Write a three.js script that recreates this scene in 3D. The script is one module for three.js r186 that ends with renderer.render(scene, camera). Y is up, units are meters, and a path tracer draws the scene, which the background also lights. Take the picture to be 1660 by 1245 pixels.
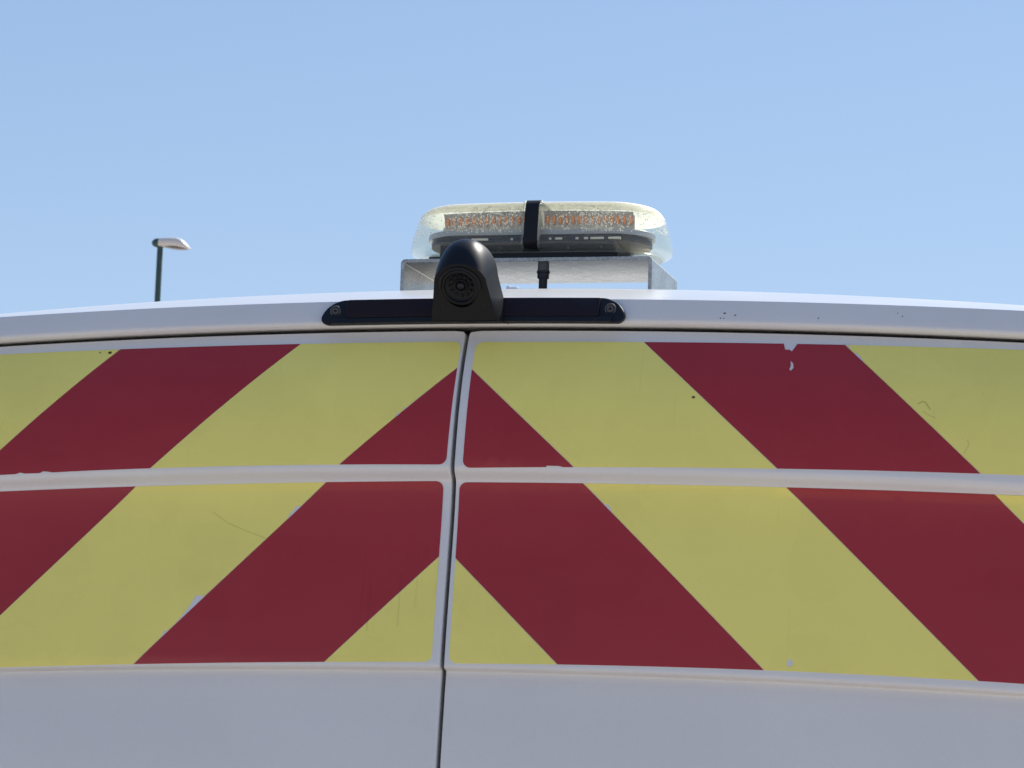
import * as THREE from 'three';
import { mergeGeometries, toCreasedNormals } from 'three/addons/utils/BufferGeometryUtils.js';
import { RoundedBoxGeometry } from 'three/addons/geometries/RoundedBoxGeometry.js';
import { ImprovedNoise } from 'three/addons/math/ImprovedNoise.js';

// ------------------------------------------------------------------ camera, sky, sun, exposure
const R = Math.PI / 180;
const scene = new THREE.Scene();
const camera = new THREE.PerspectiveCamera(14.766, 4 / 3, 0.1, 6000);
camera.position.set(1.0646, 1.6, 4.2456);
{
  const yaw = 13 * R, pitch = 8.8 * R;
  camera.lookAt(1.0646 - Math.sin(yaw) * Math.cos(pitch), 1.6 + Math.sin(pitch), 4.2456 - Math.cos(yaw) * Math.cos(pitch));
  camera.rotateZ(1.85 * R);
}
camera.focus = 4.55;
camera.userData.fStop = 30;
const renderer = new THREE.WebGLRenderer({ antialias: true });
renderer.toneMapping = THREE.LinearToneMapping;
renderer.toneMappingExposure = 1.25;
renderer.shadowMap.enabled = true;

const sunDir = new THREE.Vector3(Math.sin(31 * R) * Math.cos(49 * R), Math.sin(49 * R), -Math.cos(31 * R) * Math.cos(49 * R));
{
  // clear daylight air: pale at the horizon, deeper overhead, a little brighter round the sun
  const W = 1024, H = 512, data = new Float32Array(W * H * 4);
  const zen = [0.105, 0.235, 0.52], hor = [0.690, 0.905, 1.045], tau = [15.5, 15.5, 19];
  for (let r = 0; r < H; r++) for (let q = 0; q < W; q++) {
    const el = ((r + 0.5) / H - 0.5) * Math.PI, az = ((q + 0.5) / W - 0.5) * 2 * Math.PI;
    const d = new THREE.Vector3(Math.cos(az) * Math.cos(el), Math.sin(el), Math.sin(az) * Math.cos(el));
    const c = d.dot(sunDir), e = Math.max(0, el / R);
    const ray = 0.80 + 0.20 * c * c, deep = 0.70 + 0.50 * c, pale = 1.13 - 0.24 * c, thin = Math.max(0.5, 0.66 + 0.58 * c), mie = 0.9 * Math.pow(Math.max(0, c), 40) + 0.1 * Math.pow(Math.max(0, c), 6);
    for (let k = 0; k < 3; k++) {
      const z = zen[k] * deep, base = z + (hor[k] * pale - z) * Math.exp(-e / (tau[k] * thin));
      data[(r * W + q) * 4 + k] = base * ray + mie * [1, 0.96, 0.88][k] * 0.7;
    }
    data[(r * W + q) * 4 + 3] = 1;
  }
  const t = new THREE.DataTexture(data, W, H, THREE.RGBAFormat, THREE.FloatType);
  t.mapping = THREE.EquirectangularReflectionMapping; t.magFilter = t.minFilter = THREE.LinearFilter; t.needsUpdate = true;
  scene.background = t; scene.environment = t;
}
const sun = new THREE.DirectionalLight(new THREE.Color().setRGB(1, 0.95, 0.87), 5);
sun.position.copy(sunDir).multiplyScalar(60); sun.target.position.set(0, 1, -3);
sun.castShadow = true; sun.shadow.mapSize.set(2048, 2048);
Object.assign(sun.shadow.camera, { left: -20, right: 20, top: 20, bottom: -20, near: 1, far: 140 });
scene.add(sun, sun.target);

// ------------------------------------------------------------------ helpers
let seed = 20240611;
const rnd = () => { seed = (seed * 1664525 + 1013904223) >>> 0; return seed / 4294967296; };
const perlin = new ImprovedNoise();
const lin = (r, g, b) => new THREE.Color().setRGB(r, g, b);
const mat = (o, phys) => new (phys ? THREE.MeshPhysicalMaterial : THREE.MeshStandardMaterial)({ side: THREE.DoubleSide, ...o });
function add(name, geo, material, parent = scene) {
  const m = new THREE.Mesh(geo, material); m.name = name; m.castShadow = m.receiveShadow = true; parent.add(m); return m;
}
function thing(name, label, category, p = [0, 0, 0]) {
  const g = new THREE.Group(); g.name = name; g.position.set(...p); g.userData = { label, category }; scene.add(g); return g;
}
function part(name, parent) { const g = new THREE.Group(); g.name = name; parent.add(g); return g; }
function structure(name, geo, m) { const o = add(name, geo, m); o.userData.kind = 'structure'; return o; }
// a sheet of nu x nv quads from f(i/nu, j/nv) -> [x, y, z]; uv from g
function sheet(nu, nv, f, uvf) {
  const p = [], uv = [], idx = [];
  for (let j = 0; j <= nv; j++) for (let i = 0; i <= nu; i++) { const a = f(i / nu, j / nv); p.push(...a); uv.push(...(uvf ? uvf(i / nu, j / nv, a) : [a[0], a[1]])); }
  for (let j = 0; j < nv; j++) for (let i = 0; i < nu; i++) { const a = j * (nu + 1) + i, b = a + nu + 1; idx.push(a, a + 1, b + 1, a, b + 1, b); }
  const g = new THREE.BufferGeometry();
  g.setAttribute('position', new THREE.Float32BufferAttribute(p, 3)); g.setAttribute('uv', new THREE.Float32BufferAttribute(uv, 2));
  g.setIndex(idx); g.computeVertexNormals(); return g;
}
const box = (x0, x1, y0, y1, z0, z1, r = 0.002) => new RoundedBoxGeometry(x1 - x0, y1 - y0, z1 - z0, 2, r).translate((x0 + x1) / 2, (y0 + y1) / 2, (z0 + z1) / 2);
const cyl = (r0, r1, h, p, seg = 24) => new THREE.CylinderGeometry(r0, r1, h, seg).translate(...p);
function merge(list) { return mergeGeometries(list.map((g) => { const q = g.index ? g.toNonIndexed() : g.clone(); for (const k of Object.keys(q.attributes)) if (!['position', 'normal', 'uv'].includes(k)) q.deleteAttribute(k); return q; })); }
function pchip(xs, ys) {           // monotone cubic through the knots (xs rising)
  const n = xs.length, h = [], d = [], m = new Array(n).fill(0);
  for (let i = 0; i < n - 1; i++) { h[i] = xs[i + 1] - xs[i]; d[i] = (ys[i + 1] - ys[i]) / h[i]; }
  m[0] = d[0]; m[n - 1] = d[n - 2];
  for (let i = 1; i < n - 1; i++) if (d[i - 1] * d[i] > 0) { const a = 2 * h[i] + h[i - 1], b = h[i] + 2 * h[i - 1]; m[i] = (a + b) / (a / d[i - 1] + b / d[i]); }
  return (x) => {
    if (x <= xs[0]) return ys[0] + m[0] * (x - xs[0]);
    if (x >= xs[n - 1]) return ys[n - 1] + m[n - 1] * (x - xs[n - 1]);
    let i = 0; while (x > xs[i + 1]) i++;
    const t = (x - xs[i]) / h[i], t2 = t * t, t3 = t2 * t;
    return (2 * t3 - 3 * t2 + 1) * ys[i] + (t3 - 2 * t2 + t) * h[i] * m[i] + (3 * t2 - 2 * t3) * ys[i + 1] + (t3 - t2) * h[i] * m[i + 1];
  };
}
function fbm(x, y, o = 4, z = 0.5) { let s = 0, a = 0.5; for (let i = 0; i < o; i++) { s += a * perlin.noise(x, y, z + i * 7.3); x *= 2.03; y *= 2.03; a *= 0.5; } return s; }
function noiseMap(size, repeat, fn, srgb = true) {
  const d = new Uint8Array(size * size * 4);
  for (let j = 0; j < size; j++) for (let i = 0; i < size; i++) { const c = fn(i / size, j / size); for (let k = 0; k < 3; k++) d[(j * size + i) * 4 + k] = Math.max(0, Math.min(255, (c.length ? c[k] : c) * 255)); d[(j * size + i) * 4 + 3] = 255; }
  const t = new THREE.DataTexture(d, size, size); t.wrapS = t.wrapT = THREE.RepeatWrapping; t.magFilter = THREE.LinearFilter; t.minFilter = THREE.LinearMipmapLinearFilter; t.generateMipmaps = true;
  if (srgb) t.colorSpace = THREE.SRGBColorSpace; t.repeat.set(repeat, repeat); t.needsUpdate = true; return t;
}

// ------------------------------------------------------------------ ground
const asphaltMap = noiseMap(512, 0.25, (u, v) => { const n = 0.93 + 0.12 * fbm(u * 8, v * 8, 5) + 0.10 * (rnd() - 0.5); return [n, n * 0.985, n * 0.95]; });
structure('ground', new THREE.CircleGeometry(4000, 96).rotateX(-Math.PI / 2), mat({ color: lin(0.55, 0.48, 0.445), roughness: 0.95, map: asphaltMap }));
{ const g = scene.children[scene.children.length - 1].geometry, p = g.attributes.position, uv = g.attributes.uv; for (let i = 0; i < p.count; i++) uv.setXY(i, p.getX(i), p.getZ(i)); }

// ------------------------------------------------------------------ the van's rear surface, in metres: x across, v height on the centre line
const knots = [[0.5, 0.022], [0.8, 0.034], [1.1, 0.041], [1.4, 0.042], [1.6, 0.0365], [1.7, 0.0295], [1.75, 0.0245], [1.8, 0.0185], [1.83, 0.0148], [1.838, 0.0134], [1.844, 0.0128], [1.8465, 0.0140], [1.8490, 0.0235], [1.8515, 0.0262], [1.855, 0.0266], [1.86, 0.0263], [1.885, 0.0235], [1.916, 0.0195], [1.97, 0.0115], [2.015, 0.0045], [2.06, -0.002], [2.09, -0.0055], [2.118, -0.0072], [2.127, -0.007], [2.134, -0.0035], [2.142, 0.004], [2.15, 0.0066], [2.158, 0.0058], [2.18, 0.0025], [2.205, -0.002], [2.235, -0.0085], [2.26, -0.0155], [2.29, -0.0255], [2.32, -0.038], [2.345, -0.050], [2.366, -0.062]];
const prof = pchip(knots.map((k) => k[0]), knots.map((k) => k[1]));
const ARCH = -0.027, BOW = -0.04;
const rear = (x, v, off = 0) => {
  const P = [x, v + ARCH * x * x, prof(v) + BOW * x * x];
  if (!off) return P;
  const e = 5e-4, n = new THREE.Vector3(-2 * BOW * x, -(prof(v + e) - prof(v - e)) / (2 * e), 1).normalize();
  return [P[0] + n.x * off, P[1] + n.y * off, P[2] + n.z * off];
};
const rearN = (x, v) => { const e = 1e-3, a = new THREE.Vector3(...rear(x + e, v)).sub(new THREE.Vector3(...rear(x - e, v))), b = new THREE.Vector3(...rear(x, v + e)).sub(new THREE.Vector3(...rear(x, v - e))); return a.cross(b).normalize(); };

// ------------------------------------------------------------------ materials
const paintRough = noiseMap(512, 1.3, (u, v) => { const n = 0.5 + 0.10 * fbm(u * 9, v * 9, 5) + 0.05 * (rnd() - 0.5); return n; }, false);
const paintTone = noiseMap(512, 0.9, (u, v) => { const n = 0.975 + 0.018 * fbm(u * 6 + 3, v * 6, 5) + 0.012 * (rnd() - 0.5); return [n, n, n * 0.992]; });
const whitePaint = mat({ color: lin(0.72, 0.715, 0.70), roughness: 0.62, roughnessMap: paintRough, map: paintTone, clearcoat: 0.35, clearcoatRoughness: 0.22 }, true);
const blackPlastic = mat({ color: lin(0.009, 0.0095, 0.011), roughness: 0.45, specularIntensity: 0.6 }, true);
const rubber = mat({ color: lin(0.012, 0.012, 0.013), roughness: 0.9 });
const darkLens = mat({ color: lin(0.015, 0.009, 0.011), roughness: 0.38, specularIntensity: 0.45 }, true);
const steel = mat({ color: lin(0.42, 0.42, 0.43), roughness: 0.45, metalness: 0.9 });
const glassDark = mat({ color: lin(0.02, 0.024, 0.028), roughness: 0.06 });

// print, dirt and scratches on the reflective film: one map over the two doors, x -1..1, v 1.75..2.4
function filmMap() {
  const W = 2048, H = 704, cv = document.createElement('canvas'); cv.width = W; cv.height = H; const g = cv.getContext('2d');
  g.fillStyle = '#f4f4f4'; g.fillRect(0, 0, W, H);
  const X = (x) => (x + 1) / 2 * W, V = (v) => (2.4 - v) / 0.65 * H;
  for (let i = 0; i < 1500; i++) { const a = rnd() * 0.007, w = 20 + rnd() * 90; g.fillStyle = rnd() < 0.5 ? `rgba(255,255,255,${a})` : `rgba(120,115,100,${a})`; g.beginPath(); g.ellipse(rnd() * W, rnd() * H, w, w * (0.4 + rnd() * 0.8), rnd() * 3, 0, 7); g.fill(); }
  for (let i = 0; i < 2600; i++) { g.fillStyle = `rgba(${rnd() < 0.7 ? '70,66,55' : '255,255,255'},${0.05 + rnd() * 0.13})`; const r = 0.4 + rnd() * 0.8; g.fillRect(rnd() * W, rnd() * H, r, r); }
  // rain streaks on the film left of the seam
  for (let i = 0; i < 46; i++) { const x = -0.13 + rnd() * 0.115, v = 2.27 - rnd() * 0.34, l = 0.03 + rnd() * 0.11; g.strokeStyle = `rgba(${rnd() < 0.6 ? '255,255,255' : '90,85,85'},${0.04 + rnd() * 0.07})`; g.lineWidth = 0.8 + rnd() * 1.8; g.beginPath(); g.moveTo(X(x), V(v)); g.lineTo(X(x) + (rnd() - 0.5) * 4, V(v - l)); g.stroke(); }
  for (let i = 0; i < 60; i++) { const x = -0.9 + rnd() * 1.8, v = 2.36 - rnd() * 0.45, l = 0.02 + rnd() * 0.06; g.strokeStyle = `rgba(110,104,90,${0.01 + rnd() * 0.03})`; g.lineWidth = 0.8 + rnd(); g.beginPath(); g.moveTo(X(x), V(v)); g.lineTo(X(x), V(v - l)); g.stroke(); }
  const stroke = (pts, c, w) => { g.strokeStyle = c; g.lineWidth = w; g.lineCap = 'round'; g.beginPath(); pts.forEach(([x, v], i) => (i ? g.lineTo : g.moveTo).call(g, X(x), V(v))); g.stroke(); };
  stroke([[-0.3767, 2.085], [-0.3504, 2.0675], [-0.3197, 2.0547], [-0.2873, 2.043]], 'rgba(115,110,55,0.28)', 1.1);
  stroke([[0.6824, 2.2611], [0.688, 2.265], [0.6929, 2.2644], [0.7004, 2.2534]], 'rgba(60,56,30,0.38)', 1.2);
  stroke([[0.69, 2.25], [0.70, 2.244], [0.708, 2.2412]], 'rgba(60,56,30,0.24)', 1);
  stroke([[0.755, 2.21], [0.757, 2.203], [0.75, 2.19]], 'rgba(60,56,30,0.25)', 1);
  for (let i = 0; i < 12; i++) { const x = -0.9 + rnd() * 1.8, v = 1.87 + rnd() * 0.47, a = rnd() * 3, l = 0.008 + rnd() * 0.03; stroke([[x, v], [x + Math.cos(a) * l, v + Math.sin(a) * l]], `rgba(90,84,60,${0.05 + rnd() * 0.1})`, 0.9); }
  for (const [x, v, r] of [[-0.5752, 2.3445, 3], [-0.5919, 2.3453, 1.4], [0.3546, 2.2604, 2.4], [-0.72, 2.358, 2]]) { g.fillStyle = 'rgba(25,26,20,0.85)'; g.beginPath(); g.ellipse(X(x), V(v), r, r * 0.8, 0, 0, 7); g.fill(); }
  const t = new THREE.CanvasTexture(cv); t.colorSpace = THREE.SRGBColorSpace; t.wrapS = t.wrapT = THREE.ClampToEdgeWrapping; return t;
}
const film = filmMap();
const filmRough = noiseMap(256, 3, (u, v) => 0.62 + 0.3 * fbm(u * 7, v * 7, 4), false);
const yellowFilm = mat({ color: lin(0.94, 0.845, 0.215), roughness: 0.75, map: film, roughnessMap: filmRough, specularIntensity: 0.6 }, true);
const redFilm = mat({ color: lin(0.385, 0.028, 0.035), roughness: 0.6, map: film, roughnessMap: filmRough, specularIntensity: 0.8 }, true);

// ------------------------------------------------------------------ van
const van = thing('van', 'white van with red and yellow chevron film on its rear doors', 'van');
const LIP_Y = 2.415, LIP_Z = -0.062;
const lipY = (x) => LIP_Y - 0.0285 * x * x, lipZ = (x) => LIP_Z + BOW * x * x;
{
  // roof with its rear fascia: a rear profile swept across, then the roof skin running forward
  const prof2 = [[-0.11, -0.041], [-0.03, -0.041], [-0.004, -0.0425], [0.007, -0.0428], [0.0125, -0.0406], [0.0150, -0.0366], [0.0142, -0.0315], [0.0104, -0.022], [0.0056, -0.010], [0.0028, -0.003], [0.0024, -0.0020], [0.0018, -0.0006], [0.0006, 0], [-0.003, 0.0010]];
  const rise = (s) => s < 0.25 ? 0.053 * (1 - (1 - s / 0.25) ** 2) : 0.053 + 0.004 * Math.min(1, (s - 0.25) / 0.8);
  const ss = [0.006, 0.01, 0.02, 0.035, 0.055, 0.08, 0.11, 0.14, 0.18, 0.22, 0.26, 0.32, 0.45, 0.7, 1.1, 1.8, 2.6, 3.4, 4.1];
  const rows = prof2.length + ss.length - 1, cols = 96;
  const xs = (u) => { const a = 2 * u - 1; return 0.905 * a; };
  add('roof', sheet(cols, rows, (u, w) => {
    const x = xs(u), j = Math.round(w * rows);
    if (j < prof2.length) return [x, lipY(x) + prof2[j][1], lipZ(x) + prof2[j][0]];
    const s = ss[j - prof2.length] ;
    return [x, lipY(x) + rise(s) * (1 - 0.36 * x * x), lipZ(x) * Math.max(0, 1 - s) + LIP_Z * Math.min(1, s) - s];
  }, (u, w, a) => [a[0], a[1] - a[2]]), whitePaint, van);
  // rounded roof edge running forward on each side, down to the side wall
  for (const sd of [-1, 1]) {
    const rail = (u, s) => { const t = u * Math.PI / 2, z = lipZ(0.905) + 0.014 - s, y0 = lipY(0.905) + (s < 0.014 ? (s - 0.014) * 2.4 : rise(s - 0.014) * 0.705); return [sd * (0.9055 + 0.0745 * Math.sin(t)), y0 - 0.11 * (1 - Math.cos(t)), z - 0.05 * Math.sin(t) ** 2]; };
    const post = (u, w) => { const v = 0.5 + w * 1.85, x = 0.876 + u * (0.112 + 0.03 * Math.sin(Math.PI * w)), p = rear(0.876, v), t = u * Math.PI / 2; return [sd * (0.876 + (x - 0.876) * Math.sin(t)), p[1] - 0.01 * u, p[2] - 0.004 - 0.13 * (1 - Math.cos(t))]; };
    add('roof_rail', sheet(14, 60, (u, w) => rail(u, 4.16 * w ** 3)), whitePaint, van);
    add('corner_cap', sheet(14, 6, (u, w) => { const a = post(u, 1), b = rail(u, 0), k = Math.sin(Math.PI * w); return [a[0] + (b[0] - a[0]) * w, a[1] + (b[1] - a[1]) * w, a[2] + (b[2] - a[2]) * w - 0.004 * k]; }), whitePaint, van);
    add('corner_cap', sheet(14, 4, (u, w) => { const a = rail(u, 0), z = a[2] - 0.16 * w; return [a[0] + sd * 0.001, a[1] - 0.10 * w * u, z]; }), whitePaint, van);
    add('side_wall', sheet(30, 24, (u, w) => {
      const z = -0.155 - u * 4.3, y = 0.42 + w * (lipY(0.905) - 0.10 + 0.027 - 0.42);
      return [sd * (0.982 + 0.035 * Math.sin(Math.PI * w) * (w < 0.5 ? 1 : 0.9)), y, z];
    }, (u, w, a) => [a[2], a[1]]), whitePaint, van);
    // corner post between door and side wall
    add('rear_post', sheet(14, 60, post), whitePaint, van);
  }
  // seal behind the door gaps
  add('door_seal', sheet(40, 60, (u, w) => { const x = -0.9 + 1.8 * u, v = 0.5 + 1.9 * w, p = rear(x, Math.min(v, 2.366)); return [x, v + ARCH * x * x, p[2] - 0.042 - (v > 2.366 ? (v - 2.366) * 0.6 : 0)]; }), rubber, van);
  // small dark chips in the fascia paint
  const chip = mat({ color: lin(0.025, 0.025, 0.028), roughness: 0.8 });
  for (const [x, y, r, q] of [[0.3925, 2.3895, 0.0022, 0.5], [0.4085, 2.3862, 0.0016, 0.5], [0.3868, 2.3815, 0.0011, 0.8], [0.392, 2.3812, 0.0009, 0.8], [0.532, 2.3815, 0.0011, 1], [0.655, 2.385, 0.0009, 1], [0.648, 2.390, 0.0007, 1]]) {
    const f = (y - 2.415 + 0.0285 * x * x), z = lipZ(x) + (f < -0.0315 ? 0.0145 : 0.0104 - (f + 0.022) * 0.4);
    const m = add('stone_chip', new THREE.SphereGeometry(r, 8, 6).scale(1, q, 0.25), chip, van); m.position.set(x, y - 0.0285 * x * x * 0, z + 0.0003);
  }
}
// small white bits on the roof skin: a cable clip by the camera 
{
  const bit = mat({ color: lin(0.82, 0.82, 0.80), roughness: 0.35 });
  const c = add('cable_clip', merge([box(-0.009, 0.009, 0, 0.006, -0.006, 0.006, 0.002), box(-0.011, -0.004, 0.0025, 0.0085, -0.004, 0.004, 0.002)]), bit, van); c.position.set(0.0355, 2.4535, -0.2);
}
// reflective film: panel outlines in (x, v); the diagonals cut each panel into pieces
const top4 = { UL: [2.3475, 0.001, 0.0085], UR: [2.3465, 0.002, 0.0085], LL: [2.1297, 0.008, 0.0058], LR: [2.1279, 0.001, 0.0077] };
const bot4 = { UL: [2.1525, -0.0052, -0.01], UR: [2.1475, 0.0155, 0.003], LL: [1.8587, 0.014, 0.0071], LR: [1.8565, 0.0155, -0.0085] };
const inner4 = { UL: [-0.0075, -0.0105], UR: [0.0150, 0.0150], LL: [-0.0170, -0.0170], LR: [0.0078, 0.0095] };
const OUT = 0.862;
function panelOutline(k) {
  const sd = k[1] === 'L' ? -1 : 1, q = (c, x) => c[0] + c[1] * x + c[2] * x * x, T = (x) => q(top4[k], x), B = (x) => q(bot4[k], x), r = 0.0115;
  const xi = inner4[k], pts = [];
  const corner = (cx, cv, a0, a1) => { for (let i = 0; i <= 6; i++) { const a = a0 + (a1 - a0) * i / 6; pts.push([cx + r * Math.cos(a), cv + r * Math.sin(a)]); } };
  const H = Math.PI / 2, N = 24;
  const it = xi[0] + sd * r, ib = xi[1] + sd * r, ox = sd * (OUT - r);
  if (sd > 0) {   // counter-clockwise from the inner top corner
    corner(it, T(it) - r, H, 2 * H); corner(ib, B(ib) + r, 2 * H, 3 * H);
    for (let i = 1; i < N; i++) { const x = ib + (ox - ib) * i / N; pts.push([x, B(x)]); }
    corner(ox, B(ox) + r, 3 * H, 4 * H); corner(ox, T(ox) - r, 0, H);
    for (let i = 1; i < N; i++) { const x = ox + (it - ox) * i / N; pts.push([x, T(x)]); }
  } else {
    corner(ox, T(ox) - r, H, 2 * H); corner(ox, B(ox) + r, 2 * H, 3 * H);
    for (let i = 1; i < N; i++) { const x = ox + (ib - ox) * i / N; pts.push([x, B(x)]); }
    corner(ib, B(ib) + r, 3 * H, 4 * H); corner(it, T(it) - r, 0, H);
    for (let i = 1; i < N; i++) { const x = it + (ox - it) * i / N; pts.push([x, T(x)]); }
  }
  return pts;
}
function clipHalf(poly, p, q, keep, inset) {   // keep = +1: the side of larger x
  const dx = q[0] - p[0], dv = q[1] - p[1], L = Math.hypot(dx, dv); let nx = -dv / L, nv = dx / L; if (nx * keep < 0) { nx = -nx; nv = -nv; }
  const d = (a) => (a[0] - p[0]) * nx + (a[1] - p[1]) * nv - inset, out = [];
  poly.forEach((a, i) => { const b = poly[(i + 1) % poly.length], da = d(a), db = d(b); if (da >= 0) out.push(a); if ((da >= 0) !== (db >= 0)) { const t = da / (da - db); out.push([a[0] + t * (b[0] - a[0]), a[1] + t * (b[1] - a[1])]); } });
  return out;
}
function notch(poly, a, mid, b) {   // replace the stretch of outline between the points nearest a and b with a, ...mid, b
  const near = (p) => { let best = [1e9, 0, 0]; poly.forEach((u, i) => { const w = poly[(i + 1) % poly.length], ex = w[0] - u[0], ey = w[1] - u[1], t = Math.max(0, Math.min(1, ((p[0] - u[0]) * ex + (p[1] - u[1]) * ey) / (ex * ex + ey * ey + 1e-12))), d = Math.hypot(p[0] - u[0] - t * ex, p[1] - u[1] - t * ey); if (d < best[0]) best = [d, i, t]; }); return best; };
  let A = near(a), B = near(b), m = mid, pa = a, pb = b;
  if (A[1] + A[2] > B[1] + B[2]) { [A, B, pa, pb] = [B, A, b, a]; m = [...mid].reverse(); }
  return [...poly.slice(0, A[1] + 1), pa, ...m, pb, ...poly.slice(B[1] + 1)];
}
const OFF = 0.0007;
function filmGeometry(poly, holes = []) {
  poly = poly.filter((p, i) => { const q = poly[(i + 1) % poly.length]; return Math.hypot(p[0] - q[0], p[1] - q[1]) > 1e-5; });
  const V2 = (l) => l.map((p) => new THREE.Vector2(p[0], p[1]));
  const c = V2(poly), hs = holes.map(V2); if (THREE.ShapeUtils.isClockWise(c)) c.reverse(); hs.forEach((h) => { if (!THREE.ShapeUtils.isClockWise(h)) h.reverse(); });
  const all = [c, ...hs].flat(); let tris = THREE.ShapeUtils.triangulateShape(c, hs).map((t) => t.map((i) => [all[i].x, all[i].y]));
  const out = [];
  // split long edges evenly: triangles are bisected at their longest edge until they follow the curve of the door
  const stack = tris.slice();
  while (stack.length) {
    const t = stack.pop(), e = [0, 1, 2].map((k) => Math.hypot(t[k][0] - t[(k + 1) % 3][0], t[k][1] - t[(k + 1) % 3][1])), k = e.indexOf(Math.max(...e));
    if (e[k] < 0.03) { out.push(t); continue; }
    const a = t[k], b = t[(k + 1) % 3], o = t[(k + 2) % 3], m = [(a[0] + b[0]) / 2, (a[1] + b[1]) / 2]; stack.push([a, m, o], [m, b, o]);
  }
  const pos = [], nor = [], uv = [];
  const put = (x, v, off) => { const n = rearN(x, v), p = rear(x, v); pos.push(p[0] + n.x * off, p[1] + n.y * off, p[2] + n.z * off); uv.push((x + 1) / 2, (v - 1.75) / 0.65); return n; };
  for (const t of out) for (const [x, v] of t) { const n = put(x, v, OFF); nor.push(n.x, n.y, n.z); }
  // the cut edge of the film
  for (const loop of [c, ...hs]) loop.forEach((a, i) => {
    const b = loop[(i + 1) % loop.length], L = a.distanceTo(b), k = Math.max(1, Math.ceil(L / 0.02)), nx = (b.y - a.y) / L, nv = -(b.x - a.x) / L;
    for (let j = 0; j < k; j++) { const p = a.clone().lerp(b, j / k), q = a.clone().lerp(b, (j + 1) / k); for (const [w, o] of [[p, OFF], [p, 0], [q, 0], [p, OFF], [q, 0], [q, OFF]]) { put(w.x, w.y, o); nor.push(nx, nv, 0); } }
  });
  const g = new THREE.BufferGeometry(); g.setAttribute('position', new THREE.Float32BufferAttribute(pos, 3)); g.setAttribute('normal', new THREE.Float32BufferAttribute(nor, 3)); g.setAttribute('uv', new THREE.Float32BufferAttribute(uv, 2)); return g;
}
const cuts = {
  UL: { first: 'y', l: [[[-0.5574, 2.3512], [-0.7311, 2.1906]], [[-0.2607, 2.3498], [-0.4761, 2.1538]], [[-0.0085, 2.304], [-0.176, 2.1532]]] },
  LL: { first: 'r', l: [[[-0.5046, 2.1269], [-0.7077, 1.9322]], [[-0.1999, 2.1279], [-0.4814, 1.8533]], [[-0.0166, 2.0158], [-0.1804, 1.8565]]] },
  UR: { first: 'r', l: [[[0.0150, 2.3019], [0.1829, 2.1507]], [[0.2725, 2.3474], [0.4829, 2.1555]], [[0.5704, 2.3518], [0.7746, 2.1612]]] },
  LR: { first: 'y', l: [[[0.0081, 2.0132], [0.1727, 1.8574]], [[0.1948, 2.1287], [0.4733, 1.8607]], [[0.4953, 2.1303], [0.7756, 1.8627]], [[0.7943, 2.1331], [0.8353, 2.0939]]] },
};
// torn bits of film: [panel, piece, a, [...], b]
const tears = [
  ['UR', 2, [0.4814, 2.3495], [[0.4842, 2.3398], [0.4905, 2.34], [0.4944, 2.3371]], [0.5015, 2.3497]],
  ['UR', 3, [0.5712, 2.3502], [[0.577, 2.3495]], [0.580, 2.3434]],
  ['UR', 3, [0.5850, 2.3380], [[0.5895, 2.3382], [0.5955, 2.3330]], [0.6010, 2.3235]],
  ['LL', 1, [-0.2370, 2.0925], [[-0.2440, 2.0925], [-0.2520, 2.0830]], [-0.2590, 2.0705]],
  ['LL', 1, [-0.3770, 1.9560], [[-0.3906, 1.9575], [-0.4015, 1.9385]], [-0.4201, 1.9140]],
  ['LL', 1, [-0.4310, 1.9035], [[-0.4360, 1.9042]], [-0.4420, 1.8925]],
  ['LR', 2, [0.2285, 2.0975], [[0.2335, 2.0975], [0.2370, 2.0925]], [0.2415, 2.0840]],
  ['UL', 2, [-0.0790, 2.2415], [[-0.0815, 2.2425]], [-0.0850, 2.2355]],
  ['UL', 2, [-0.0880, 2.2325], [[-0.0925, 2.2335]], [-0.0960, 2.2250]],
  ['UR', 0, [0.1412, 2.1498], [[0.1425, 2.1520], [0.160, 2.1518]], [0.1680, 2.1500]],
  ['UL', 1, [-0.7000, 2.1512], [[-0.693, 2.1535], [-0.688, 2.1525]], [-0.684, 2.1514]],
  ['UL', 1, [-0.6600, 2.1512], [[-0.654, 2.1538], [-0.646, 2.153]], [-0.638, 2.1514]],
];
const holes = { UR2: [[[0.4937, 2.3221], [0.4976, 2.3183], [0.4989, 2.3106], [0.4947, 2.3056], [0.4927, 2.3084], [0.4945, 2.314]]], LR2: [[[0.5071, 1.88], [0.5115, 1.8793], [0.5135, 1.8741], [0.5101, 1.8686], [0.5057, 1.8684], [0.5038, 1.8736]]] };
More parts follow.
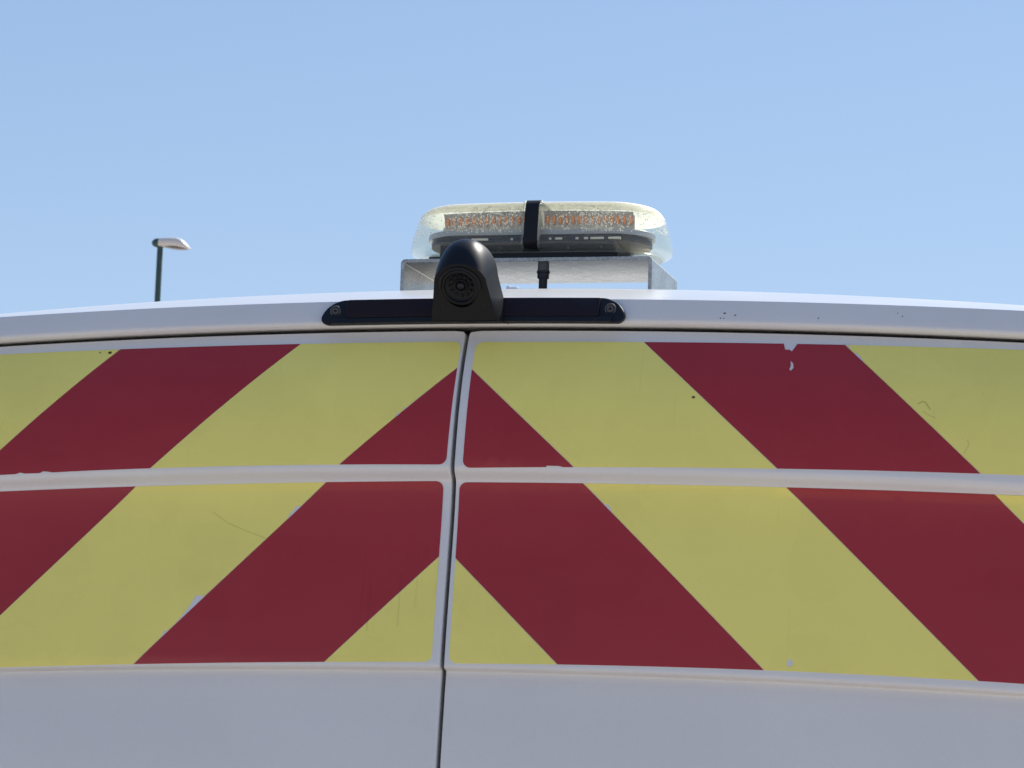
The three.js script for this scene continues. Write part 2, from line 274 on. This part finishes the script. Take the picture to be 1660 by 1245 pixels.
for (const sd of [-1, 1]) {
  const k2 = sd < 0 ? 'L' : 'R', xe = sd < 0 ? -0.0043 : 0.0016, cols = 60;
  // door skin: rolled edge at the seam, top return into the gap
  const vs = []; for (let v = 0.5; v < 1.7; v += 0.05) vs.push(v); for (let v = 1.7; v < 2.366; v += v > 1.835 && v < 1.858 ? 0.0007 : 0.0035) vs.push(v); vs.push(2.3635, 2.365, 2.366);
  vs.sort((a, b) => a - b);
  const rr = sd < 0 ? 0.0045 : 0.003, edge = []; for (let i = 0; i <= 5; i++) { const a = i / 5 * Math.PI / 2; edge.push([rr - rr * Math.sin(a), -(rr - rr * Math.cos(a))]); } // from the flat face round into the gap
  const xcol = []; for (let i = 0; i <= cols; i++) xcol.push([0.873 - (0.873 - Math.abs(xe) - rr) * i / cols, 0]);
  const total = [...xcol.map(([x]) => [sd * x, 0]), ...edge.slice(1).map(([dx, dz]) => [sd < 0 ? xe - dx : xe + dx, dz]), [xe, -0.03]];
  if (sd > 0) for (let i = 0; i < total.length; i++) if (i <= cols) total[i][0] = 0.873 - (0.873 - xe - rr) * i / cols;
  const nr = vs.length - 1 + 3, nc = total.length - 1;
  const skin = sheet(nc, nr, (u, w) => {
    const [x, dz] = total[Math.round(u * nc)], j = Math.round(w * nr);
    const cr = 0.009, inr = Math.max(0, cr - Math.abs(x - xe)), dropTop = cr - Math.sqrt(Math.max(0, cr * cr - inr * inr));
    let v = vs[Math.min(j, vs.length - 1)]; if (v > 2.35) v -= dropTop * (v - 2.35) / 0.016;
    const over = j - (vs.length - 1), p = rear(x, v);
    if (over > 0) return [p[0], p[1] + [0, 0.0006, 0.0006, 0.0][over], p[2] + dz - [0, 0.0015, 0.006, 0.03][over]];
    return [p[0], p[1], p[2] + dz];
  }, (u, w, a) => [a[0] + (sd > 0 ? 0.37 : 0), a[1]]);
  const door = add('rear_door', skin, whitePaint, van);
  door.userData.label = sd < 0 ? 'white left rear door with chevron film' : 'white right rear door with chevron film';
  for (const row of ['U', 'L']) {
    const k = row + k2, { first, l } = cuts[k], outline = panelOutline(k);
    for (let i = 0; i <= l.length; i++) {
      let poly = outline; const red = (first === 'r') === (i % 2 === 0);
      if (i > 0) poly = clipHalf(poly, l[i - 1][0], l[i - 1][1], 1, 0.0004);
      if (i < l.length) poly = clipHalf(poly, l[i][0], l[i][1], -1, 0.0004);
      for (const [pk, pi, a, mid, b] of tears) if (pk === k && pi === i) poly = notch(poly, a, mid, b);
      if (poly.length < 3) continue;
      add(red ? 'red_stripe' : 'yellow_stripe', filmGeometry(poly, holes[k + i] || []), red ? redFilm : yellowFilm, door);
    }
  }
  // handle recess, hinges and tail light lower down, outside the picture
  for (const v of [0.85, 1.45, 2.24]) { const p = rear(0.875, v); add('hinge', box(-0.02, 0.02, -0.045, 0.045, -0.006, 0.014, 0.004).translate(sd * 0.877, p[1], p[2] - 0.004), whitePaint, van).visible = v < 2; if (v > 2) van.remove(van.children[van.children.length - 1]); }
  const p = rear(0.93, 1.0); const tl = add('tail_light', box(-0.035, 0.035, -0.22, 0.22, -0.02, 0.02, 0.012).translate(sd * 0.935, 1.08, p[2] - 0.01), mat({ color: lin(0.35, 0.01, 0.012), roughness: 0.15 }), van);
  tl.userData.label = 'tall red tail light at the corner post';
}
{
  // lower body, cab, wheels: simple but whole
  add('bumper', box(-0.99, 0.99, 0.32, 0.52, -0.22, 0.08, 0.03), blackPlastic, van);
  add('underbody', box(-0.93, 0.93, 0.30, 0.47, -5.1, -0.2, 0.02), rubber, van);
  const cab = [[-4.15, 2.46], [-4.35, 2.43], [-4.75, 2.10], [-5.15, 1.62], [-5.3, 1.42], [-5.7, 1.18], [-5.86, 1.02], [-5.92, 0.7], [-5.88, 0.42], [-4.4, 0.42], [-4.4, 2.3], [-4.15, 2.42]];
  const sh = new THREE.Shape(cab.map(([z, y]) => new THREE.Vector2(-z, y)));
  add('cab', new THREE.ExtrudeGeometry(sh, { depth: 1.9, bevelEnabled: true, bevelSize: 0.03, bevelThickness: 0.03, bevelSegments: 3 }).rotateY(-Math.PI / 2).scale(-1, 1, 1).translate(-0.95, 0, 0).applyMatrix4(new THREE.Matrix4().makeScale(1, 1, 1)), whitePaint, van);
  const cg = van.children[van.children.length - 1].geometry; cg.computeBoundingBox(); const bb = cg.boundingBox; cg.translate(-(bb.min.x + bb.max.x) / 2, 0, 0); if (bb.max.z > 0) { cg.scale(1, 1, -1); } cg.computeVertexNormals();
  const ws = sheet(8, 6, (u, w) => [(-0.82 + 1.64 * u) * (1 - 0.08 * w), 1.66 + 0.74 * w, -5.17 + 0.74 * w * 1.0 - 0.05]);
  add('windscreen', ws, glassDark, van);
  for (const sd of [-1, 1]) {
    add('side_window', box(-0.004, 0.004, 1.55, 2.15, -4.95, -4.45, 0.003).translate(sd * 0.988, 0, 0), glassDark, van);
    add('headlight', box(-0.13, 0.13, -0.09, 0.09, -0.02, 0.02, 0.015).translate(sd * 0.78, 0.92, -5.93), glassDark, van);
    for (const z of [-1.25, -4.9]) {
      const wh = part('wheel', van); wh.position.set(sd * 0.86, 0.345, z);
      add('tyre', new THREE.TorusGeometry(0.25, 0.095, 16, 40).rotateY(Math.PI / 2).scale(1.15, 1, 1), rubber, wh);
      add('rim', new THREE.CylinderGeometry(0.2, 0.2, 0.16, 32).rotateZ(Math.PI / 2), steel, wh);
    }
  }
}
// high brake light across the fascia
{
  const bl = part('brake_light', van); bl.userData.label = 'dark high-level brake light across the roof edge';
  const cx = 0.008, y0 = 2.3745, y1 = 2.4145;
  const outline = (s, dy0, dy1) => { const l = cx - 0.2365 + s, r = cx + 0.2365 - s, a = y0 + dy0, b = y1 - dy1, S = new THREE.Shape();
    S.moveTo(l + 0.012, a); S.lineTo(r - 0.012, a); S.quadraticCurveTo(r, a, r, a + 0.010); S.bezierCurveTo(r - 0.003, a + 0.024, r - 0.018, b, r - 0.036, b); S.lineTo(l + 0.036, b); S.bezierCurveTo(l + 0.018, b, l + 0.003, a + 0.024, l, a + 0.010); S.quadraticCurveTo(l, a, l + 0.012, a); return S; };
  // bend a flat extrusion onto the arched, leaning fascia
  const seat = (g, base) => { const p = g.attributes.position; for (let i = 0; i < p.count; i++) { const x = p.getX(i), y = p.getY(i), f = (y - 2.3745) / 0.04; p.setXYZ(i, x, y - 0.0285 * x * x, lipZ(x) + 0.0152 - 0.0140 * f + p.getZ(i) + base); } g.computeVertexNormals(); return toCreasedNormals(g, 0.6); };
  const dense = (S, depth, bev) => new THREE.ExtrudeGeometry(new THREE.Shape(S.getSpacedPoints(220)), { depth, bevelEnabled: true, bevelSize: bev, bevelThickness: bev, bevelSegments: 3, curveSegments: 24 });
  add('housing', seat(dense(outline(0.002, 0.002, 0.0015), 0.011, 0.0018), -0.002), blackPlastic, bl);
  const lensS = new THREE.Shape(); { const l = cx - 0.196, r = cx + 0.196; lensS.moveTo(l, y0 + 0.011); lensS.lineTo(r, y0 + 0.011); lensS.lineTo(r, y1 - 0.0016); lensS.lineTo(l, y1 - 0.0016); lensS.lineTo(l, y0 + 0.011); }
  add('lens', seat(dense(lensS, 0.004, 0.0012), 0.0105), darkLens, bl);
  add('lower_lip', seat(dense((() => { const S = new THREE.Shape(); const l = cx - 0.215, r = cx + 0.215; S.moveTo(l, y0 + 0.002); S.lineTo(r, y0 + 0.002); S.lineTo(r, y0 + 0.0075); S.lineTo(l, y0 + 0.0075); S.lineTo(l, y0 + 0.002); return S; })(), 0.004, 0.0015), 0.0105), blackPlastic, bl);
  for (const x of [cx - 0.2145, cx + 0.2135]) {
    const s = add('screw', merge([new THREE.CylinderGeometry(0.0052, 0.0056, 0.003, 20).rotateX(Math.PI / 2), new THREE.TorusGeometry(0.0075, 0.0014, 8, 24)]), mat({ color: lin(0.06, 0.06, 0.064), roughness: 0.6 }), bl);
    s.position.set(x, 2.3965 - 0.0285 * x * x, lipZ(x) + 0.0152 - 0.0140 * 0.55 + 0.0115);
    add('socket', new THREE.CylinderGeometry(0.0024, 0.0024, 0.001, 6).rotateX(Math.PI / 2).translate(0, 0, 0.002), rubber, bl).position.copy(s.position);
  }
}
// ------------------------------------------------------------------ reversing camera on the brake light
{
  const cx = 0.0045, by = 2.3735, th = thing('reversing_camera', 'black domed reversing camera fixed over the brake light', 'camera', [cx, by, -0.03]);
  // front face outline (leans out) and back outline; both run bottom left, up, over the arch, down
  const bell = (wb, wr, yr, ya, n = 40) => { const p = []; for (let i = 0; i <= 8; i++) { const t = i / 8; p.push([-wb + (wb - wr) * t, yr * t]); } for (let i = 1; i < n; i++) { const a = Math.PI - Math.PI * i / n; p.push([wr * Math.cos(a), yr + (ya - yr) * Math.sin(a)]); } for (let i = 0; i <= 8; i++) { const t = 1 - i / 8; p.push([wb - (wb - wr) * t, yr * t]); } return p; };
  const F = bell(0.0505, 0.0405, 0.050, 0.0765), B = bell(0.0610, 0.0445, 0.074, 0.1245), n = F.length;
  const zF = (y) => 0.016 + y * 0.66, zB = -0.030, K = 16;
  const body = sheet(n - 1, K, (u, w) => {
    const i = Math.round(u * (n - 1)), f = [F[i][0], F[i][1], zF(F[i][1])], b = [B[i][0], B[i][1], zB + 0.34 * B[i][1]], top = Math.max(0, Math.min(1, (F[i][1] - 0.045) / 0.03));
    const m = [f[0] * 0.5 + b[0] * 0.5 + (b[0] - f[0]) * 0.45, f[1] * (0.5 - 0.45 * top) + b[1] * (0.5 + 0.45 * top) + 0.004 * top, f[2] * (0.5 + 0.25 * top) + b[2] * (0.5 - 0.25 * top)];
    const t = w, a = (1 - t) * (1 - t), c = 2 * t * (1 - t), d = t * t; return [0, 1, 2].map((k) => a * f[k] + c * m[k] + d * b[k]);
  });
  // back of the hood falls to the roof
  const back = sheet(n - 1, 4, (u, w) => { const i = Math.round(u * (n - 1)); return [B[i][0] * (1 - 0.15 * w), B[i][1] * (1 - 0.35 * w), zB + 0.34 * B[i][1] - 0.045 * w]; });
  // flat front face with a round recess
  const hc = [-0.001, 0.0455], hr = 0.0275, S = new THREE.Shape(F.map((p) => new THREE.Vector2(...p))), hole = new THREE.Path(); hole.absarc(hc[0], hc[1], hr, 0, 2 * Math.PI, true); S.holes.push(hole);
  const face = new THREE.ShapeGeometry(S, 40); { const p = face.attributes.position; for (let i = 0; i < p.count; i++) p.setZ(i, zF(p.getY(i))); face.computeVertexNormals(); }
  const shell = mat({ color: lin(0.0075, 0.008, 0.0095), roughness: 0.42, specularIntensity: 0.5 }, true);
  add('housing', merge([body, back]), shell, th);
  add('face_plate', face, mat({ color: lin(0.007, 0.0078, 0.0078), roughness: 0.6, specularIntensity: 0.5 }, true), th);
  const rim = (r, tube) => { const g = new THREE.TorusGeometry(r, tube, 10, 48); g.rotateX(Math.atan(0.66)); return g; };
  const ang = Math.atan(0.66), nrm = new THREE.Vector3(0, -Math.sin(ang), Math.cos(ang)), c0 = new THREE.Vector3(hc[0], hc[1], zF(hc[1]));
  const place = (m, d) => { m.position.copy(c0).addScaledVector(nrm, d); return m; };
  place(add('eyebrow_rim', new THREE.TorusGeometry(0.0305, 0.0026, 10, 40, Math.PI * 1.05).rotateZ(-0.08).rotateX(ang), shell, th), 0.0012);
  place(add('lens_barrel', new THREE.LatheGeometry([[0.0300, -0.001], [0.0285, 0.0012], [0.0255, 0.0035], [0.0235, 0.002], [0.0225, -0.006], [0.0, -0.007]].map((q) => new THREE.Vector2(...q)), 40).rotateX(Math.PI / 2).rotateX(ang), mat({ color: lin(0.006, 0.0065, 0.008), roughness: 0.5, specularIntensity: 0.5 }, true), th), 0);
  const irGlass = mat({ color: lin(0.008, 0.0085, 0.011), roughness: 0.3, specularIntensity: 0.6 }, true);
  for (let i = 0; i < 12; i++) { const a = i / 12 * Math.PI * 2, p = new THREE.Vector3(Math.cos(a) * 0.0158, Math.sin(a) * 0.0158, 0).applyAxisAngle(new THREE.Vector3(1, 0, 0), ang); const m = place(add('infrared_led', new THREE.SphereGeometry(0.0026, 12, 8), irGlass, th), -0.0055); m.position.add(p); }
  place(add('lens', new THREE.SphereGeometry(0.0078, 20, 14), irGlass, th), -0.008);
  place(add('lens_ring', rim(0.0092, 0.0014), shell, th), -0.005);
  for (const x of [-0.030, 0.0345]) { const y = 0.021; const m = add('screw_hole', new THREE.CylinderGeometry(0.0021, 0.0021, 0.001, 14).rotateX(Math.PI / 2).rotateX(ang), rubber, th); m.position.set(x, y, zF(y)); }
}
// ------------------------------------------------------------------ folded metal bracket on the roof
const BR = { x0: -0.1615, x1: 0.2455, y: 2.5165, z0: -0.25, z1: -0.483, t: 0.005 };
{
  const alu = mat({ color: lin(0.60, 0.585, 0.56), roughness: 0.36, metalness: 0.9, map: noiseMap(512, 9, (u, v) => { const n = 0.84 + 0.16 * fbm(u * 5, v * 5, 5) + 0.26 * fbm(u * 34, v * 34, 3) + 0.10 * (rnd() - 0.5); return [n * 1.01, n, n * 0.975]; }) });
  const th = thing('mounting_bracket', 'folded grey metal bracket carrying the light bar on the roof', 'bracket', [0, 2.45, 0]);
  const W = BR.x1 - BR.x0, h = BR.y - 2.462, t = BR.t, r = 0.007, S = new THREE.Shape();
  const a = BR.x0, b = BR.x1, yt = BR.y - 2.45, yb = 2.4625 - 2.45;
  S.moveTo(a, yb); S.lineTo(a, yt - r); S.absarc(a + r, yt - r, r, Math.PI, Math.PI / 2, true); S.lineTo(b - r, yt); S.absarc(b - r, yt - r, r, Math.PI / 2, 0, true); S.lineTo(b, yb); S.lineTo(b - t, yb); S.lineTo(b - t, yt - r); S.absarc(b - r, yt - r, r - t, 0, Math.PI / 2, false); S.lineTo(a + r, yt - t); S.absarc(a + r, yt - r, r - t, Math.PI / 2, Math.PI, false); S.lineTo(a + t, yb); S.lineTo(a, yb);
  const g = new THREE.ExtrudeGeometry(S, { depth: BR.z0 - BR.z1, bevelEnabled: true, bevelSize: 0.0004, bevelThickness: 0.0004, bevelSegments: 1, curveSegments: 8 }).translate(0, 0, BR.z1);
  { const p = g.attributes.position, nn = g.attributes.normal, uv = g.attributes.uv; for (let i = 0; i < p.count; i++) uv.setXY(i, Math.abs(nn.getX(i)) > 0.7 ? p.getY(i) * 1.2 : p.getX(i), p.getZ(i) + p.getY(i)); }
  { const p = g.attributes.position; for (let i = 0; i < p.count; i++) if (p.getY(i) > yb + 0.004) p.setY(i, p.getY(i) + 0.0092 * (BR.z0 - p.getZ(i)) / (BR.z0 - BR.z1)); }
  add('channel', g, alu, th);
  const bolt = part('stud', th); bolt.position.set(0.0677, 0, -0.268);
  const bk = mat({ color: lin(0.014, 0.014, 0.015), roughness: 0.6 });
  add('shank', cyl(0.0068, 0.0068, 0.034, [0, 0.0265, 0]), bk, bolt);
  add('nut', merge([cyl(0.0106, 0.0106, 0.003, [0, 0.0465, 0], 28), cyl(0.0098, 0.0098, 0.008, [0, 0.0405, 0], 6)]), bk, bolt);
  add('spacer', cyl(0.0088, 0.0094, 0.0138, [0, 0.0551, 0], 24), mat({ color: lin(0.075, 0.075, 0.075), roughness: 0.6 }), bolt);
}
// ------------------------------------------------------------------ light bar
{
  const X = 0.039, Y = BR.y + 0.002, Z = -0.378, th = thing('light_bar', 'clear domed amber LED light bar on the bracket, off', 'light bar', [X, Y, Z]); th.scale.y = 1.14;
  const clear = mat({ color: lin(0.95, 0.945, 0.87), transmission: 0.95, thickness: 0, roughness: 0.25, ior: 1.45, roughnessMap: noiseMap(256, 6, (u, v) => 0.75 + 0.5 * fbm(u * 6, v * 6, 4), false) }, true);
  const hazed = mat({ color: lin(0.96, 0.93, 0.74), transmission: 0.85, thickness: 0, roughness: 0.9, ior: 1.45, roughnessMap: noiseMap(256, 14, (u, v) => 0.85 + 0.35 * fbm(u * 9, v * 9, 4) + 0.1 * (rnd() - 0.5), false) }, true);
  // the dome in side view: width and depth over height; rounded plan corners
  const L = pchip([0, 0.006, 0.012, 0.06, 0.075, 0.086, 0.0905, 0.092], [0.200, 0.2115, 0.2155, 0.2065, 0.2015, 0.193, 0.183, 0.165]);
  const D = pchip([0, 0.006, 0.012, 0.06, 0.075, 0.086, 0.0905, 0.092], [0.070, 0.0805, 0.085, 0.080, 0.0765, 0.0695, 0.060, 0.040]);
  const hs = [0, 0.002, 0.005, 0.008, 0.012, 0.02, 0.03, 0.04, 0.05, 0.06, 0.066, 0.072, 0.077, 0.081, 0.0845, 0.087, 0.089, 0.0905, 0.0915, 0.092];
  const lift = (h) => 0.0165 + h * 0.8207, drop = (y) => Math.max(0, (y - 0.0165) / 0.8207);
  const sag = (x, y) => y - 0.003 * (x / 0.19) ** 2 * Math.max(0, (y - 0.02) / 0.07);
  const plan = (y, sd) => { const l = L(y), d = D(y), r = d * 0.94, pts = []; const x0 = 0.0135; for (let i = 0; i <= 10; i++) pts.push([x0 + (l - r - x0) * i / 10, d]); for (let i = 1; i <= 10; i++) { const a = Math.PI / 2 * (1 - i / 10); pts.push([l - r + r * Math.cos(a), d - r + r * Math.sin(a)]); } for (let i = 1; i < 6; i++) pts.push([l, (d - r) * (1 - 2 * i / 6)]); for (let i = 0; i < 10; i++) { const a = -Math.PI / 2 * (i / 10); pts.push([l - r + r * Math.cos(a), -(d - r) + r * Math.sin(a)]); } for (let i = 0; i <= 10; i++) pts.push([l - r - (l - r - x0) * i / 10, -d]); return pts.map(([x, z]) => [sd * x, z]); };
  for (const sd of [-1, 1]) {
    const rings = hs.map((y) => plan(y, sd)), n = rings[0].length;
    const ring = (i, j) => { if (j === hs.length) { const [x] = rings[hs.length - 1][i]; return [x, sag(x, 0.0921), 0]; } const [x, z] = rings[j][i]; return [x, sag(x, lift(hs[j])), z]; };
    const jc = 11, lens = add('lens', sheet(n - 1, jc, (u, w) => ring(Math.round(u * (n - 1)), Math.round(w * jc))), clear, th);
    add('weathered_top', sheet(n - 1, hs.length - jc, (u, w) => ring(Math.round(u * (n - 1)), jc + Math.round(w * (hs.length - jc)))), hazed, lens); lens.userData.label = sd < 0 ? 'clear left half of the dome' : 'clear right half of the dome';
    // rolled flange where the half meets the strap
    const fl = []; for (let i = 0; i <= 40; i++) { const t = i / 40, y = t < 0.5 ? 0.004 + 2 * t * 0.088 : 0.092 - (2 * t - 1) * 0.088; fl.push(new THREE.Vector3(sd * 0.0135, lift(y) + 0.0008, (t < 0.5 ? 1 : -1) * (D(Math.min(y, 0.092)) + 0.001) * (i === 20 ? 0 : 1))); }
    add('flange', new THREE.TubeGeometry(new THREE.CatmullRomCurve3(fl), 90, 0.0021, 8), clear, th);
  }
  const strap = []; { const pr = []; for (let i = 0; i <= 30; i++) pr.push([0.089 * Math.sin(i / 30 * Math.PI / 2) + 0.003]); for (const [h] of pr) strap.push([lift(h), D(h) + 0.0022]); for (const [h] of [...pr].reverse()) strap.push([lift(h), -(D(h) + 0.0022)]); }
  const nS = strap.length - 1;
  add('strap', merge([sheet(2, nS, (u, w) => { const [y, z] = strap[Math.round(w * nS)]; return [(-1 + 2 * u) * 0.0108, y + 0.0022, z]; }), ...[-1, 1].map((s) => sheet(1, nS, (u, w) => { const [y, z] = strap[Math.round(w * nS)]; return [s * 0.0108, y + 0.0022 - 0.006 * u * (y > 0.06 ? 1 : 0.2), z * (1 - 0.05 * u)]; }))]), mat({ color: lin(0.008, 0.009, 0.012), roughness: 0.6, specularIntensity: 0.5 }, true), th);
  add('bulkhead', new THREE.ExtrudeGeometry(new THREE.Shape(strap.map(([y, z]) => new THREE.Vector2(z * 0.96, Math.max(0.034, y - 0.002)))), { depth: 0.018, bevelEnabled: false }).rotateY(Math.PI / 2).translate(-0.009, 0, 0), mat({ color: lin(0.30, 0.31, 0.30), roughness: 0.6 }), th);
  const stadium = (l, d, y, h) => { const S = new THREE.Shape(); S.moveTo(-(l - d), -d); S.lineTo(l - d, -d); S.absarc(l - d, 0, d, -Math.PI / 2, Math.PI / 2, false); S.lineTo(-(l - d), d); S.absarc(-(l - d), 0, d, Math.PI / 2, Math.PI * 1.5, false); return new THREE.ExtrudeGeometry(S, { depth: h - 0.001, bevelEnabled: true, bevelSize: 0.0005, bevelThickness: 0.0005, bevelSegments: 1, curveSegments: 20 }).rotateX(-Math.PI / 2).translate(0, y + 0.0005, 0); };
  add('lens_base', stadium(0.2005, 0.0705, 0.0158, 0.0016), clear, th);
  // base tray
  add('base_tray', merge([box(-0.154, 0.137, 0.0055, 0.0335, -0.066, 0.066, 0.004), stadium(0.182, 0.0635, 0.0335, 0.007)]), blackPlastic, th);
  add('foot', box(0.139, 0.158, 0.0035, 0.0155, 0.02, 0.055, 0.003), mat({ color: lin(0.09, 0.088, 0.08), roughness: 0.7 }), th);
  add('foot', box(-0.175, -0.156, 0.0035, 0.0155, 0.02, 0.055, 0.003), mat({ color: lin(0.09, 0.088, 0.08), roughness: 0.7 }), th);
  const lightGapPaint = mat({ color: lin(0.8, 0.78, 0.66), roughness: 0.5 });
  for (const [x, w] of [[-0.088, 0.028], [-0.035, 0.004], [0.028, 0.004], [0.042, 0.012], [0.072, 0.005], [0.087, 0.007], [0.105, 0.022], [0.133, 0.020]]) add('clip', box(x - w / 2, x + w / 2, 0.0352, 0.0385, 0.058, 0.0655, 0.001), lightGapPaint, th);  // cream dashes painted in for light showing through slits above the base
  for (const x of [-0.118, -0.052, 0.058, 0.112]) add('rivet', new THREE.SphereGeometry(0.0024, 12, 8).translate(x, 0.0235, 0.0655), mat({ color: lin(0.08, 0.08, 0.08), roughness: 0.4 }), th);
  add('heat_sink', stadium(0.187, 0.058, 0.0440, 0.0078), mat({ color: lin(0.40, 0.42, 0.46), roughness: 0.35, metalness: 0.35 }), th);
  const board = mat({ color: lin(0.55, 0.54, 0.51), roughness: 0.4, metalness: 0.25 }), amber = mat({ color: lin(1.0, 0.40, 0.11), roughness: 0.25, transmission: 0.25, thickness: 0 }, true);
  const ledGeo = new THREE.SphereGeometry(0.0046, 12, 10).scale(0.66, 1.5, 0.5);
  for (const [x0, x1, n] of [[-0.153, -0.0125, 13], [0.0125, 0.160, 14]]) {
    const mod = part('led_module', th);
    add('reflector', sheet(40, 8, (u, w) => [x0 + (x1 - x0) * u, 0.0525 + 0.0275 * w - 0.005 * w * (((x0 + (x1 - x0) * u) / 0.19) ** 2), 0.050 - 0.011 * Math.sin(Math.PI * w) + 0.0012 * Math.cos(u * n * 2 * Math.PI)]), board, mod);
    add('board', box(x0, x1, 0.0525, 0.0745, 0.032, 0.0345, 0.001), board, mod);
    for (let i = 0; i < n; i++) { const x = x0 + (x1 - x0) * (i + 0.5) / n; add('led', ledGeo, amber, mod).position.set(x, 0.0685 - 0.003 * (x / 0.19) ** 2, 0.0425); }
  }
  // condensation on the inside of the dome
  const N = 1900, beads = new THREE.InstancedMesh(new THREE.SphereGeometry(1, 6, 5), mat({ color: lin(0.99, 0.99, 0.97), transmission: 0.75, thickness: 0, roughness: 0.9 }, true), N);
  const M = new THREE.Matrix4();
  for (let i = 0; i < N; i++) {
    const sd = rnd() < 0.5 ? -1 : 1, side = rnd() < 0.78; let y = 0.044 + rnd() * 0.040, x, z; const h = drop(y);
    if (side) { x = sd * (0.016 + rnd() * (L(h) - D(h) - 0.012)); if (sd > 0 && x < 0.08 && rnd() < 0.65) x = 0.08 + rnd() * 0.07; z = D(h) - 0.0015; } else { const a = rnd() * Math.PI / 2, r = D(h) * 0.94; x = sd * (L(h) - r + (r - 0.0015) * Math.cos(a)); z = D(h) - r + (r - 0.0015) * Math.sin(a); }
    const r = 0.0004 + 0.0009 * rnd() ** 2; M.makeScale(r, r, r * 0.6); M.setPosition(x, sag(x, y), z); beads.setMatrixAt(i, M);
  }
  beads.name = 'condensation'; beads.userData.kind = 'stuff'; beads.castShadow = false; th.add(beads);
}
// ------------------------------------------------------------------ street lamp far behind
{
  const th = thing('street_lamp', 'dark green street lamp post with a pale head beyond the van', 'street lamp', [-13.475, 0, -35.75]);
  const green = mat({ color: lin(0.026, 0.062, 0.052), roughness: 0.6 });
  add('post', merge([cyl(0.042, 0.050, 6.9, [0, 6.55, 0], 20), cyl(0.075, 0.08, 3.1, [0, 1.55, 0], 20), cyl(0.04, 0.075, 0.12, [0, 3.15, 0], 20)]), green, th);
  add('spigot', merge([new THREE.SphereGeometry(0.075, 20, 14).scale(1.25, 0.9, 1).translate(-0.035, 10.045, 0), cyl(0.04, 0.036, 0.12, [0.0, 9.97, 0], 20)]), green, th);
  const prof3 = [[-0.03, 10.06, 10.0, 0.05], [0, 10.098, 9.988, 0.09], [0.03, 10.108, 9.985, 0.12], [0.1, 10.112, 9.978, 0.14], [0.2, 10.112, 9.969, 0.145], [0.28, 10.108, 9.961, 0.14], [0.335, 10.09, 9.956, 0.13], [0.385, 10.05, 9.951, 0.115], [0.43, 9.995, 9.946, 0.09], [0.458, 9.958, 9.943, 0.05], [0.464, 9.95, 9.945, 0.02]];
  add('head', sheet(prof3.length - 1, 32, (u, w) => { const [x, t, b, rz] = prof3[Math.round(u * (prof3.length - 1))], a = w * 2 * Math.PI, p = (q) => Math.sign(q) * Math.abs(q) ** 0.7; return [x, (t + b) / 2 + (t - b) / 2 * p(Math.sin(a)), rz * p(Math.cos(a))]; }), mat({ color: lin(0.58, 0.57, 0.54), roughness: 0.35 }), th);
  add('glass_bowl', sheet(12, 8, (u, w) => { const x = 0.07 + 0.34 * u, k = Math.sin(Math.PI * u), a = Math.PI * w; return [x, 9.979 - 0.034 * u - 0.014 * k * Math.sin(a), 0.105 * Math.cos(a) * (0.4 + 0.6 * k)]; }), mat({ color: lin(0.05, 0.055, 0.05), roughness: 0.25 }), th);
}
renderer.render(scene, camera);
